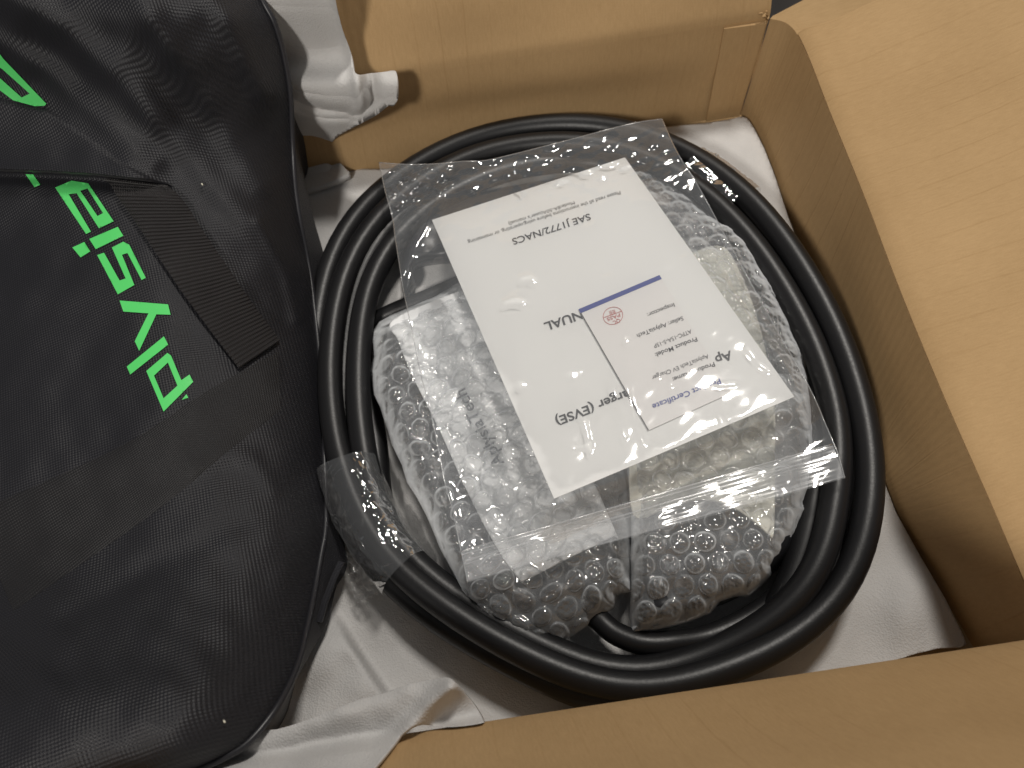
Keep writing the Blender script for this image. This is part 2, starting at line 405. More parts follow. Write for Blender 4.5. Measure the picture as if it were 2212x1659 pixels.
flap(RIMR[14], rNR, -inx, math.radians(20), .24, disp=lambda u, v: .004*wf(u, v)*smooth(v*3), wavy=1.0, skew0=.012, skew1=-.03, hinge=RIMR[14:]+UP*.001)
flap(rNR+[-.004, 0, .001], rNL, np.array([0, -1, 0]), math.radians(64), .20, disp=lambda u, v: .003*wf(u+4, v)*smooth(v*3), skew0=-.06, skew1=.02)
def ripple(u, v): return .0010*np.sin(u*200)*np.exp(-((u-.12)/.14)**2)*smooth((v-.25)*3)+.002*wf(u+9, v)*smooth(v*3)
flap(at(690, 192.3, RZ), rFR+[0, 0, 0], np.array([0, 1, 0]), math.radians(60), .16, disp=ripple, nu=260, skew1=.004)
flap(rNL, rFL, inx, math.radians(-80), .08)
# short piece of outer ply behind the right flap, with the rounded slot beside it
A, B_, C_, D_ = at(1672, 33, RZ-.002), at(1722, 76, RZ-.003), at(2080, 6, RZ-.012), at(1762, -14, RZ-.012)
slab('slot_edge', quadgrid(A, B_, C_, D_, 20, 8), .004, M['card'], box)
# torn paper fibre at the corner
for k in range(5):
    x = 1655+random.uniform(-6, 10); y = 34+random.uniform(-4, 10)
    p = at(x, y, RZ+.002); q = at(x+random.uniform(-12, 8), y+random.uniform(-8, 8), RZ+.005)
    tube('torn_fibre', [p, (p+q)/2+[0, 0, .002], q], .0007, M['card'], box, 5)

# ------------------------------------------------------------------ white foam sheets
nz1, nz2 = Noise(1/260., 8, 21), Noise(1/70., 8, 22)
def foam_main(x, y):
    z = .004+.0014*nz1(x, y)+.0001*nz2(x, y)
    # raised wave left of the fold line near the bag
    fl = [(700, 1250), (732, 1321), (772, 1393), (821, 1465), (860, 1520), (900, 1600)]
    d = segdist(x, y, fl); P = np.array(fl, float)
    side = x-np.interp(y, P[:, 1], P[:, 0])
    w = smooth((y-1290)/120)
    z = z+w*.030*smooth(-side/28+.15)*(1+.05*nz1(x*2, y*2))
    z = z+.014*smooth((420-y)/80)*smooth((760-x)/60)
    z = z+.006*np.exp(-((x-1960)/60)**2-((y-1330)/90)**2)+.003*np.exp(-((x-1640)/50)**2-((y-330)/90)**2)
    return z
mainp = [(540, 300), (745, 363), (830, 366), (1000, 335), (1360, 283), (1480, 270), (1540, 264), (1585, 256), (1603, 250), (1617, 258), (1632, 283), (1652, 323), (1675, 383), (1702, 467), (1760, 620), (1850, 880),
         (1935, 1106), (1985, 1196), (2042, 1293), (2082, 1375), (2088, 1392), (2078, 1398), (2030, 1400), (1975, 1413), (1875, 1446), (1750, 1500), (1400, 1590), (900, 1680), (520, 1690)]
o = field('foam_sheet', mainp, foam_main, 7, M['foam'], None, .0035); tag(o, 'large white foam sheet lining the box floor under the black cable coil', 'foam sheet')
def foam_far(x, y):
    z = .012+.10*smooth((370-y)/210)+.060*smooth((150-y)/200)
    cr = np.interp(y, [-100, 0, 60, 110, 165, 215, 300], [700, 735, 748, 760, 772, 778, 700])
    z = z+.006*np.exp(-((x-cr)/14)**2)*smooth((260-y)/60)-.010*np.exp(-((x-cr-26)/16)**2)*smooth((y-120)/40)*smooth((260-y)/50)
    z = z+.0006*nz1(x*1.6, y*1.6)
    d = segdist(x, y, [(600, 190), (650, 215), (700, 230), (760, 236)]); z = z-.007*np.exp(-(d/13)**2)
    d = segdist(x, y, [(560, 330), (660, 260), (720, 250)]); z = z+.003*np.exp(-(d/20)**2)
    return z
farp = catmull([(480, -140), (700, -140), (716, -40), (723, 0), (737, 55), (757, 110), (768, 158), (800, 158), (830, 155), (850, 152), (857, 160), (856, 198), (845, 217), (837, 214), (804, 239), (737, 275), (716, 292), (708, 316), (718, 336), (730, 348), (745, 363), (745, 380), (620, 420), (480, 400)], 5, True)[:, :2]
o = field('foam_sheet', farp.tolist(), foam_far, 5, M['foam'], None, .006); tag(o, 'white foam sheet draped over the far rim between bag and cardboard, one corner sticking out', 'foam sheet')
def foam_near(x, y):
    top = segdist(x, y, [(560, 1600), (764, 1530), (883, 1492), (968, 1480)])
    z = .088+.012*np.exp(-(top/45)**2)-.03*smooth((700-x)/160)*smooth((1560-y)/60)
    d = segdist(x, y, [(975, 1485), (930, 1525), (896, 1562), (860, 1600), (815, 1660)]); side = (x-975)*(1562-1485)-(y-1485)*(896-975)
    z = z+.013*np.exp(-(d/24)**2)
    z = z+.0003*nz2(x, y)+.0015*nz1(x*1.5, y*1.5)
    # rest on the upright near flap beyond the rim
    tn = (rNL-rNR)/np.linalg.norm(rNL-rNR); on = np.array([0, -1., 0]); on -= tn*(tn@on); on /= np.linalg.norm(on)
    sl = on*math.cos(math.radians(64))+UP*math.sin(math.radians(64)); nn_ = np.cross(tn, sl); nn_ /= np.linalg.norm(nn_)
    zf_ = on_plane(x, y, rNR+UP*.006, nn_)[..., 2]; yr = 1587-.1505*(x-870)
    z = z+smooth((y-yr+34)/60)*np.maximum(np.clip(zf_+.007+.0012*nz1(x*2, y*2), 0, .3)-z, 0)
    return z
nearp = catmull([(400, 1600), (600, 1575), (764, 1515), (821, 1500), (883, 1478), (945, 1465), (968, 1464), (984, 1475), (1020, 1517), (1042, 1553), (1037, 1563), (970, 1571), (905, 1566), (871, 1584), (846, 1614), (809, 1659), (740, 1740), (640, 1840), (330, 1840)], 5, True)[:, :2]
o = field('foam_sheet', nearp.tolist(), foam_near, 5, M['foam'], None, .008); tag(o, 'white foam sheet curling over the near cardboard rim at the lower left', 'foam sheet')

# ------------------------------------------------------------------ black storage bag
PIPE = catmull([(470, -230), (530, -90), (567, 0), (593, 50), (613, 117), (627, 200), (632, 300), (638, 400), (650, 483), (663, 553), (674, 623), (688, 750), (697, 880), (701, 1000), (704, 1080), (702, 1150), (693, 1200), (677, 1289), (663, 1356), (647, 1423), (620, 1489), (583, 1549), (533, 1606), (483, 1636), (433, 1659), (340, 1700), (150, 1760)], 8)
PIPE = PIPE[np.concatenate([[True], np.diff(PIPE[:, 1]) > 0])]
def pipe_x(y): return np.interp(y, PIPE[:, 1], PIPE[:, 0])
_ey = np.arange(-400, 2000, 5.); _ez = np.interp(_ey, [-230, 0, 180, 330, 560, 700, 1050, 1250, 1400, 1520, 1660, 1760], [.185, .165, .118, .075, .034, .024, .030, .045, .070, .100, .112, .115])
_k = np.hanning(37); _k /= _k.sum(); _ez = np.convolve(np.pad(_ez, 18, 'edge'), _k, 'valid')
def edge_z(y): return np.interp(y, _ey, _ez)
_bs = np.convolve(np.pad(np.interp(_ey, [-200, 200, 600, 1400, 1760], [.5, .7, 1.25, .9, .4]), 18, 'edge'), _k, 'valid')
nb1, nb2 = Noise(1/330., 9, 31), Noise(1/90., 9, 32)
RIDGES = [([(-40, -60), (130, 60), (300, 215), (420, 340), (520, 465), (600, 545), (672, 612)], .0058, 34),
          ([(230, -80), (330, 40), (410, 150), (470, 260), (560, 400)], .0045, 32),
          ([(-60, 60), (100, 150), (230, 270), (330, 350)], .004, 26),
          ([(420, -60), (500, 60), (570, 200)], .004, 26),
          ([(420, 1010), (500, 980), (545, 990), (590, 1060)], .0022, 20),
          ([(150, 1330), (330, 1225), (480, 1150), (560, 1110)], -.0025, 30),
          ([(560, 480), (620, 600), (640, 690)], .003, 14)]
FOLD = [(-400, 366), (-50, 368), (100, 373), (200, 379), (330, 393), (366, 402)]
def bag_z(x, y):
    x = np.asarray(x, float); y = np.asarray(y, float)
    d = np.maximum(pipe_x(y)-x, 0)
    bot = smooth((1790-y)/260)
    z = edge_z(y)+.052*(1-np.exp(-d/110))*np.interp(y, _ey, _bs)+.010*np.sin(np.clip(d/700, 0, 1)*np.pi)
    z = z+.0022*nb1(x, y)*smooth(d/80)+.0009*nb2(x, y)*smooth(d/50)*.35
    for pl, h, w in RIDGES:
        dd = segdist(x, y, pl); z = z+.7*h*np.exp(-(dd/w)**2)
    F = np.array(FOLD, float); fy = np.interp(x, F[:, 0], F[:, 1])
    z = z+.0075*smooth((fy-y)/5)*np.exp(-np.maximum(fy-y, 0)/45)*smooth((385-x)/110)
    ty_ = np.interp(x, [-400, 0, 100, 180, 260, 340, 380], [150, 214, 236, 290, 350, 390, 402]); z = z+.0022*smooth((y-ty_)/6)*smooth((fy-y)/5)*smooth((360-x)/60)
    z = z-.0035*np.exp(-((y-fy-10)/14)**2)*smooth((374-x)/30)*(y > fy)
    return z
bag = thing('storage_bag', 'black nylon carry bag with green lettering lying at the left of the coil', 'bag')
ys = np.concatenate([np.arange(-225, 340, 5), np.arange(340, 420, 2), np.arange(420, 1760, 5)]).astype(float)
sv = np.concatenate([np.linspace(0, .12, 26)[:-1], np.linspace(.12, 1, 150)])
YY, SS = np.meshgrid(ys, sv, indexing='ij')
XX = pipe_x(YY)-SS*950
ZZ = bag_z(XX, YY)
G = at(XX, YY, ZZ)
nv, nu = G.shape[:2]; ii = np.arange(nv*nu).reshape(nv, nu)
Fq = np.stack([ii[:-1, :-1], ii[:-1, 1:], ii[1:, 1:], ii[1:, :-1]], -1).reshape(-1, 4)
link_mesh('front_panel', G.reshape(-1, 3), Fq, M['bag'], bag, G[..., :2].reshape(-1, 2))
# far side skirt of the bag (outside the frame) and the gusset towards the coil
def skirt(top, bot, name, mat, n=10, bulge=0.0):
    v = np.linspace(0, 1, n)[:, None, None]; Gs = top[None]*(1-v)+bot[None]*v
    if bulge: Gs = Gs+np.array([bulge, 0, 0])*np.sin(np.pi*v)
    nn = len(top); jj = np.arange(n*nn).reshape(n, nn)
    Fs = np.stack([jj[:-1, :-1], jj[:-1, 1:], jj[1:, 1:], jj[1:, :-1]], -1).reshape(-1, 4)
    L = np.concatenate([[0], np.cumsum(np.linalg.norm(np.diff(top, axis=0), axis=1))])
    uv = np.stack(np.broadcast_arrays(L[None], np.linspace(0, .05, n)[:, None]), -1).reshape(-1, 2)
    return link_mesh(name, Gs.reshape(-1, 3), Fs, mat, bag, uv)
lt = G[:, -1]; lb = lt.copy(); lb[:, 2] = -.03; skirt(lt, lb, 'side_panel', M['bag'])
OUT = catmull([(500, -230), (560, -90), (580, 0), (604, 50), (620, 117), (632, 200), (638, 280), (647, 333), (654, 367), (680, 480), (700, 553), (712, 640), (722, 800), (726, 1000), (734, 1100), (745, 1180), (751, 1212), (744, 1240), (727, 1268), (716, 1310), (704, 1350), (676, 1402), (655, 1440), (622, 1500), (590, 1556), (540, 1615), (490, 1648), (440, 1672), (345, 1712), (150, 1770)], 8)
OUT = OUT[np.concatenate([[True], np.diff(OUT[:, 1]) > 0])]
gy = np.arange(-225, 1700, 5.0); px_ = pipe_x(gy); ox_ = np.maximum(np.interp(gy, OUT[:, 1], OUT[:, 0]), px_+3)
top = at(px_, gy, edge_z(gy)); bot = at(ox_, gy, np.maximum(edge_z(gy)-.022, .006))
skirt(top, bot, 'gusset', M['bag'], 10)
low = bot.copy(); low[:, 2] = np.minimum(bot[:, 2]-.002, np.where(gy > 1300, .03, .002)); low[:, 0] -= .012; skirt(bot, low, 'under_panel', M['bag'], 5)
py_ = np.arange(-225, 1750, 5.0)
tube('piping', at(pipe_x(py_), py_, edge_z(py_)+.0012), .0019, M['pipe'], bag, 8)
# zipper on the gusset
zy = np.arange(1215, 1345, 3.0)
zx = np.interp(zy, [1215, 1250, 1300, 1345], [738, 722, 703, 690])
zz = np.interp(zy, [1215, 1345], [.034, .050])
zp = at(zx, zy, zz); zipo = tube('zipper', zp, .0012, M['zip'], bag, 6)
Vt, Ft = [], []
for k in range(0, len(zp)-1):
    for s in np.linspace(0, .8, 2):
        c = zp[k]*(1-s)+zp[k+1]*s; t = zp[k+1]-zp[k]; t /= np.linalg.norm(t); sd = np.cross(t, UP); sd /= np.linalg.norm(sd)
        b0 = len(Vt)
        for a_ in (-1, 1):
            for b_ in (-1, 1):
                for c_ in (-1, 1): Vt.append(c+sd*a_*.0019+t*b_*.00022+UP*(c_*.0008+.0006))
        Ft += [[b0+i for i in f] for f in ([0, 1, 3, 2], [4, 6, 7, 5], [0, 4, 5, 1], [2, 3, 7, 6], [0, 2, 6, 4], [1, 5, 7, 3])]
link_mesh('zip_teeth', np.array(Vt), Ft, M['zip'], zipo, None, False)
# webbing straps sewn on the panel
def strap(name, edgeL, edgeR, off, mat, nu=24, nv=90, th=.0018, wavy=0):
    eL, eR = catmull(edgeL, 20), catmull(edgeR, 20)
    def rs(e):
        s = np.concatenate([[0], np.cumsum(np.hypot(*np.diff(e, axis=0).T))]); q = np.linspace(0, s[-1], nv)
        return np.stack([np.interp(q, s, e[:, 0]), np.interp(q, s, e[:, 1])], -1)
    eL, eR = rs(eL), rs(eR)
    u = np.linspace(0, 1, nu)[None, :, None]
    P = eL[:, None]*(1-u)+eR[:, None]*u
    Z = bag_z(P[..., 0], P[..., 1])+off-.0008*(2*np.abs(u[..., 0]-.5))**6
    if wavy: Z = Z+wavy*np.sin(np.linspace(0, 9, nv))[:, None]
    Gs = at(P[..., 0], P[..., 1], Z)
    wl = np.linalg.norm(Gs[nv//2, -1]-Gs[nv//2, 0]); ll = np.linalg.norm(np.diff(Gs[:, nu//2], axis=0), axis=1).sum()
    uu, vv = np.meshgrid(np.linspace(0, wl, nu), np.linspace(0, ll, nv))
    return slab(name, Gs, th, mat, bag, np.stack([vv, uu], -1), flip=False)
s1 = strap('carry_strap', [(226, 384), (290, 470), (390, 625), (470, 735), (516, 796)], [(362, 400), (400, 445), (460, 535), (540, 655), (602, 738)], .0026, M['web'], nv=140)
s2 = strap('cross_strap', [(600, 760), (440, 850), (260, 965), (-60, 1110)], [(606, 886), (480, 985), (330, 1110), (30, 1320)], .0005, M['web2'], nv=120, th=.0004)
# stitched edge of the reinforcement patch
# green printed letters
def q7(p): return (p[0]*.2976, 329.2+p[1]*.2976)
def q4(p): return (p[0]/3, 553+p[1]/3)
def q1(p): return (p[0]/3, p[1]/3)
LET = [
    (q1, [(-60, 325), (0, 352), (22, 382), (300, 672), (290, 685), (225, 688), (85, 650), (0, 585), (-60, 540)], [(-30, 420), (15, 448), (192, 607), (140, 632), (-30, 480)]),
    (q7, [(185, 158), (240, 160), (292, 235), (250, 252)], None),
    (q7, [(400, 255), (520, 205), (640, 225), (825, 500), (718, 550), (556, 296), (498, 303), (660, 575), (625, 592)], [(582, 278), (635, 262), (748, 440), (708, 462)]),
    (q7, [(648, 628), (855, 540), (895, 605), (695, 702)], None),
    (q7, [(525, 690), (612, 650), (655, 718), (585, 762)], None),
    (q7, [(705, 745), (755, 728), (868, 930), (912, 915), (812, 690), (895, 648), (938, 670), (1058, 910), (1028, 926), (925, 730), (885, 742), (975, 962), (855, 1030)], None),
    (q7, [(868, 1075), (1220, 1103), (1238, 1178), (1135, 1175), (1010, 1440), (978, 1370), (1078, 1168), (895, 1155)], None),
    (q7, [(920, 1555), (1190, 1335), (1220, 1395), (945, 1612)], None),
    (q4, [(948, 745), (1085, 628), (1108, 645), (1175, 805), (1228, 768), (1252, 815), (1060, 1008)], [(998, 775), (1088, 690), (1150, 840), (1060, 922)]),
    (q4, [(1178, 932), (1208, 895), (1220, 918)], None)]
for f, outer, hole in LET:
    P = [f(p) for p in outer]; Hh = [f(p) for p in hole] if hole else []
    vs, es = [], []
    for loop in (P, Hh):
        if not loop: continue
        b0 = len(vs); dens = []
        for i in range(len(loop)):
            a, b = np.array(loop[i]), np.array(loop[(i+1) % len(loop)]); k = max(1, int(np.hypot(*(b-a))/5))
            for j in range(k): dens.append(a+(b-a)*j/k)
        vs += dens; es += [(b0+i, b0+(i+1) % len(dens)) for i in range(len(dens))]
    A_ = np.array(P); gxx, gyy = np.meshgrid(np.arange(A_[:, 0].min(), A_[:, 0].max(), 5), np.arange(A_[:, 1].min(), A_[:, 1].max(), 5))
    msk = inside(gxx, gyy, P) & (segdist(gxx, gyy, P, True) > 2)
    if Hh: msk &= ~inside(gxx, gyy, Hh) & (segdist(gxx, gyy, Hh, True) > 2)
    vs += list(np.stack([gxx[msk], gyy[msk]], -1))
    r_ = geometry.delaunay_2d_cdt([Vector(v) for v in vs], es, [], 0, 1e-5)
    vv = np.array([tuple(v) for v in r_[0]]); fc = []
    for t in r_[2]:
        c = vv[list(t)].mean(0)
        if inside(c[0], c[1], P) and not (Hh and inside(c[0], c[1], Hh)): fc.append(list(t))
    link_mesh('printed_letter', at(vv[:, 0], vv[:, 1], bag_z(vv[:, 0], vv[:, 1])+.0006), [t[::-1] for t in fc], M['print'], bag)

# ------------------------------------------------------------------ coiled charging cable
OUTL = [(655, 800), (663, 670), (675, 590), (705, 500), (757, 430), (830, 370), (880, 340), (941, 301), (1003, 276), (1080, 258), (1176, 247), (1300, 247), (1400, 268), (1480, 300), (1545, 335), (1620, 392), (1700, 480), (1760, 570), (1830, 700), (1880, 860), (1910, 1000), (1908, 1110), (1885, 1220), (1830, 1320), (1760, 1400), (1660, 1475), (1500, 1545), (1350, 1558), (1230, 1520), (1150, 1480), (1050, 1430), (950, 1370), (870, 1310), (790, 1230), (740, 1150), (700, 1060), (672, 960), (658, 880)]
CC = np.array([1280., 885.])
A0 = np.array(OUTL, float)-CC; th_ = np.degrees(np.arctan2(A0[:, 1], A0[:, 0])) % 360; rr_ = np.hypot(A0[:, 0], A0[:, 1])
o_ = np.argsort(th_); th_, rr_ = th_[o_], rr_[o_]
def Orad(t):
    t = np.asarray(t) % 360
    s = 0
    for d_ in (-8, -4, 0, 4, 8): s = s+np.interp((t+d_) % 360, np.concatenate([th_-360, th_, th_+360]), np.tile(rr_, 3))
    return s/5
KT = [0, 22, 45, 75, 90, 105, 130, 150, 172, 190, 215, 245, 270, 305, 330]
LOOPS = {  # offset from the outline (px), height (m) at the KT angles
    'A': ([27, 33, 31, 28, 28, 27, 26, 24, 24, 25, 25, 25, 25, 27, 28], [.048, .050, .044, .036, .032, .028, .026, .022, .018, .018, .024, .030, .034, .044, .048]),
    'B': ([88, 112, 90, 70, 66, 60, 58, 50, 52, 58, 70, 62, 62, 84, 88], [.048, .050, .048, .044, .042, .042, .040, .036, .033, .032, .032, .036, .038, .044, .046]),
    'C': ([58, 68, 60, 50, 48, 46, 44, 55, 82, 90, 98, 84, 70, 56, 56], [.026, .026, .026, .018, .014, .012, .012, .014, .016, .015, .026, .020, .016, .020, .026]),
    'D': ([120, 160, 135, 108, 100, 92, 86, 84, 112, 124, 128, 112, 100, 112, 118], [.030, .036, .032, .032, .032, .030, .030, .030, .032, .032, .030, .026, .024, .024, .026]),
    'E': ([75, 104, 96, 84, 84, 82, 78, 84, 142, 130, 110, 90, 85, 80, 75], [.010, .010, .010, .010, .010, .009, .009, .010, .010, .008, .008, .008, .008, .008, .010])}
def loopval(key, t):
    o1, z1 = LOOPS[key]; k = np.array(KT+[360], float); return np.interp(t % 360, k, o1+[o1[0]]), np.interp(t % 360, k, z1+[z1[0]])
pts = []
order = ['A', 'B', 'D', 'C', 'E']
for li, key in enumerate(order):
    for t in np.arange(75, 75+360, 3.0):
        o1, z1 = loopval(key, t)
        if li+1 < len(order):
            w = smooth((t-(75+318))/42); o2, z2 = loopval(order[li+1], t); o1 = o1*(1-w)+o2*w; z1 = z1*(1-w)+z2*w
        r = Orad(t)-o1+2.0*math.sin(math.radians(t)*3+li*2); a = math.radians(t)
        pts.append(at(CC[0]+r*math.cos(a), CC[1]+r*math.sin(a), z1))
pts = np.array(pts)
for _ in range(6): pts[1:-1] = pts[1:-1]*.5+(pts[:-2]+pts[2:])*.25
coil = thing('charging_cable', 'thick black charging cable coiled in several turns on white foam', 'cable')
CR = .0084
tube('cable', pts, CR, M['rubber'], coil, 20)
lead = catmull([at(*p) for p in [(1225, 1270, .020), (1262, 1312, .022), (1296, 1340, .026), (1330, 1368, .028), (1385, 1388, .030), (1450, 1388, .030), (1540, 1372, .032), (1640, 1322, .028), (1720, 1250, .016), (1770, 1170, .010)]], 10)
tube('cable_end', lead, .0068, M['rubber'], coil, 16)
lead2 = catmull([at(*p) for p in [(795, 700, .012), (850, 672, .016), (930, 640, .018), (1010, 605, .018), (1120, 560, .016)]], 10)
tube('cable_end', lead2, .0062, M['rubber'], coil, 16)
# clear tape wound round the bundle
def wrapfilm(name, t0, t1, offc, hw, zc, hh, amp, seed, nt_=90, ns=110):
    n1, n2 = Noise(1.1, 10, seed), Noise(3.2, 12, seed+1)
    P = []
    ts = np.linspace(t0, t1, nt_)
    C = []
    for i, t in enumerate(ts):
        f = i/(nt_-1); o1 = offc[0]*(1-f)+offc[1]*f; r = Orad(t)-o1; a = math.radians(t)
        C.append(at(CC[0]+r*math.cos(a), CC[1]+r*math.sin(a), zc[0]*(1-f)+zc[1]*f))
    C = np.array(C); T = np.gradient(C, axis=0); T /= np.linalg.norm(T, axis=1, keepdims=True)
    S = np.cross(T, UP); S /= np.linalg.norm(S, axis=1, keepdims=True); U = np.cross(S, T)
    a = np.linspace(0, 2*np.pi, ns, endpoint=False)
    ca, sa = np.cos(a), np.sin(a); e = .75
    sx = np.sign(ca)*np.abs(ca)**e; sy = np.sign(sa)*np.abs(sa)**e
    tt = np.linspace(0, 3, nt_)[:, None]
    d = 1+amp*n1(tt*1.3+.5*np.cos(a)[None], 2*np.sin(a)[None])+amp*.45*n2(tt+np.cos(a)[None], np.sin(a)[None])
    # spiral pleats
    pl = np.abs(((a[None]/(2*np.pi)*2+tt*1.0+.15*n1(tt, tt)) % 1)-.5)*2; d = d+.022*np.exp(-(pl/.05)**2)*(.6+.4*n1(tt+3, tt))
    hwv = np.linspace(hw[0], hw[1], nt_)[:, None]
    V = C[:, None]+S[:, None]*(hwv*sx*d)[..., None]+U[:, None]*(hh*sy*d)[..., None]
    F = [[i*ns+k, i*ns+(k+1) % ns, (i+1)*ns+(k+1) % ns, (i+1)*ns+k] for i in range(nt_-1) for k in range(ns)]
    return link_mesh(name, V.reshape(-1, 3), F, M['tape'], coil)
wrapfilm('tape_wrap', 166, 138, (68, 58), (.0200, .0185), (.0245, .0255), .0265, .014, 41)
wrapfilm('tape_wrap', 292, 306, (60, 60), (.0200, .0200), (.031, .031), .0165, .006, 45, 50)
te = catmull([(742, 1190), (770, 1205), (798, 1238), (806, 1262), (818, 1286), (806, 1282), (800, 1296), (782, 1302), (766, 1294), (757, 1262), (748, 1230)], 4, True)[:, :2]
ntp = Noise(1/16., 8, 51)
field('tape_end', te.tolist(), lambda x, y: .020+.0012*ntp(x, y)+.00008*(x-745), 2.5, M['tape'], coil)

# ------------------------------------------------------------------ things inside the bubble wrap
def blob(name, poly, ztop, zside, rnd, mat, label, cat, seed=1, zbot=None, bump=.0006):
    nn = Noise(1/60., 7, seed)
    P = catmull(poly, 5, True)[:, :2].tolist()
    def zf(x, y):
        d = segdist(x, y, P, True)
        return zside+(ztop(x, y)-zside)*np.sqrt(np.clip(1-(1-np.clip(d/rnd, 0, 1))**2, 0, 1))+bump*nn(x, y)
    o = field(name, P, zf, 5, mat, None, 0.004)
    return tag(o, label, cat)
blob('charger_case', [(828, 725), (905, 690), (1000, 650), (1180, 900), (1340, 1130), (1330, 1240), (1230, 1300), (1060, 1330), (1010, 1280), (900, 1020), (840, 880)], lambda x, y: .040+0*x, .010, 26, M['black'], 'black charger case inside the left bubble wrap, under the white carton', 'charger', 61)
blob('adapter_case', [(868, 570), (892, 480), (1000, 425), (1200, 385), (1380, 352), (1480, 400), (1562, 530), (1500, 560), (1200, 640), (1010, 600), (985, 565), (900, 575), (897, 612), (872, 640)], lambda x, y: .030+0*x, .008, 26, M['black'], 'black adapter case under the top end of the clear plastic bag', 'adapter', 62)
blob('plug_handle', [(1375, 1130), (1450, 1085), (1560, 1075), (1680, 1085), (1732, 1100), (1712, 1185), (1662, 1245), (1590, 1292), (1510, 1322), (1430, 1345), (1380, 1345), (1372, 1250)], lambda x, y: .045+.006*np.sin((x-1375)/40), .012, 40, M['black'], 'black charging plug inside the right bubble wrap, below the cream pad', 'charging plug', 63)  # plug outline widened so its black darkens the foam crescent under the wrap
ct = [(846, 700), (1000, 628), (1180, 850), (1326, 1146), (1230, 1203), (1128, 1252), (1106, 1240), (1000, 1040)]
nw = Noise(1/70., 7, 71)
o = field('white_carton', catmull([(850, 690), (1000, 625), (1070, 600), (1200, 860), (1326, 1140), (1322, 1158), (1232, 1203), (1134, 1252), (1118, 1248), (1060, 1160), (1000, 1042), (950, 930), (890, 810), (860, 735)], 5, True)[:, :2].tolist(), lambda x, y: .0465+.0007*nw(x, y), 5, M['white'], None, .003)
tag(o, 'white carton with faint grey lettering inside the left bubble wrap', 'carton'); carton = o
o = field('cream_pad', catmull([(1450, 560), (1495, 545), (1560, 532), (1600, 590), (1640, 700), (1672, 860), (1674, 1000), (1672, 1148), (1660, 1152), (1635, 1129), (1586, 1096), (1536, 1080), (1460, 1085), (1368, 1110), (1366, 900), (1400, 700)], 5, True)[:, :2].tolist(), lambda x, y: .0535+.001*nw(x+300, y), 5, M['cream'], None, .003)
tag(o, 'cream coloured pad inside the right bubble wrap beside the booklet', 'pad')

# ------------------------------------------------------------------ bubble wrap
def bubblewrap(poly, ztop, zedge, rnd, ang, label, seed, crumple, PITCH=.0140, BR=.0060, step=2.0, warp=.0016):
    nn, n2, n3 = Noise(1/75., 9, seed), Noise(1/14., 14, seed+1), Noise(1/160., 6, seed+2)
    P = np.array(poly, float)
    def zf(x, y):
        d = segdist(x, y, P, True)
        b = zedge+(ztop(x, y)-zedge)*np.sqrt(np.clip(1-(1-np.clip(d/rnd, 0, 1))**2, 0, 1))
        b = b+.0010*nn(x, y)
        W = at(x, y, b); wx, wy = W[..., 0], W[..., 1]
        wx2 = wx+warp*n3(x, y); wy2 = wy+warp*n3(y, x)
        c, s = math.cos(ang), math.sin(ang); u = (wx2*c+wy2*s)/PITCH; v = (-wx2*s+wy2*c)/(PITCH*.866)
        best = np.full(x.shape, 9.); hid = np.zeros(x.shape, int)
        for dv in (-1, 0, 1):
            rv = np.round(v)+dv; sh = np.where(rv.astype(int) % 2 != 0, .5, 0.)
            ru = np.round(u-sh)+sh
            for du in (-1, 0, 1):
                dd = np.hypot((u-ru-du)*PITCH, (v-rv)*PITCH*.866); m = dd < best; best[m] = dd[m]
                hid[m] = ((np.floor(ru+du)*7919+rv*104729).astype(int) % 997)[m]
        amp = .0030*(.55+.45*np.sin(hid*1.7)**2)*(1-.35*crumple(x, y))
        q = np.clip(best/BR, 0, 1)
        h = amp*(1-q**7)*(1+.10*np.sin(hid)*(n2(x+hid, y)))
        h = h+(q < 1)*amp*.10*n2(x+hid*3, y-hid)*(1-q**4)
        return b+h+crumple(x, y)*.0005*n2(x*1.2, y*1.2)
    o = field('bubble_wrap', poly, zf, step, M['bubble'], None)
    return tag(o, label, 'bubble wrap')
WL = [(1100, 575), (1040, 592), (985, 612), (940, 640), (880, 665), (845, 680), (819, 695), (806, 715), (803, 740), (806, 770), (800, 805), (806, 854), (820, 880), (837, 929), (846, 960), (867, 1003), (879, 1042), (900, 1075), (924, 1121), (948, 1180), (971, 1228), (985, 1270), (1003, 1302), (1020, 1318), (1040, 1335), (1097, 1370), (1130, 1384), (1164, 1392), (1200, 1392), (1233, 1378), (1280, 1345), (1328, 1313), (1334, 1285), (1366, 1280), (1366, 1150), (1350, 1000), (1250, 800), (1180, 640)]
WR = [(1330, 330), (1380, 350), (1440, 375), (1500, 420), (1535, 450), (1560, 462), (1577, 467), (1600, 478), (1619, 500), (1636, 535), (1645, 556), (1657, 579), (1672, 600), (1678, 622), (1692, 650), (1708, 680), (1720, 715), (1738, 753), (1744, 790), (1752, 830), (1760, 950), (1756, 1010), (1754, 1054), (1740, 1085), (1747, 1100), (1728, 1130), (1722, 1150), (1702, 1180), (1695, 1201), (1672, 1225), (1665, 1245), (1640, 1270), (1618, 1288), (1585, 1290), (1556, 1300), (1535, 1325), (1519, 1332), (1480, 1348), (1444, 1358), (1400, 1366), (1361, 1373), (1358, 1330), (1362, 1280), (1359, 1200), (1362, 1100), (1340, 900), (1300, 600), (1290, 420)]
bubblewrap(WL, lambda x, y: np.interp(y, [600, 1150, 1260, 1390], [.0510, .0515, .047, .036]), .016, 46, .3, 'bubble wrap over a white carton, the left one of the two bundles in the coil', 81, lambda x, y: smooth((1180-y)/300)*.35)
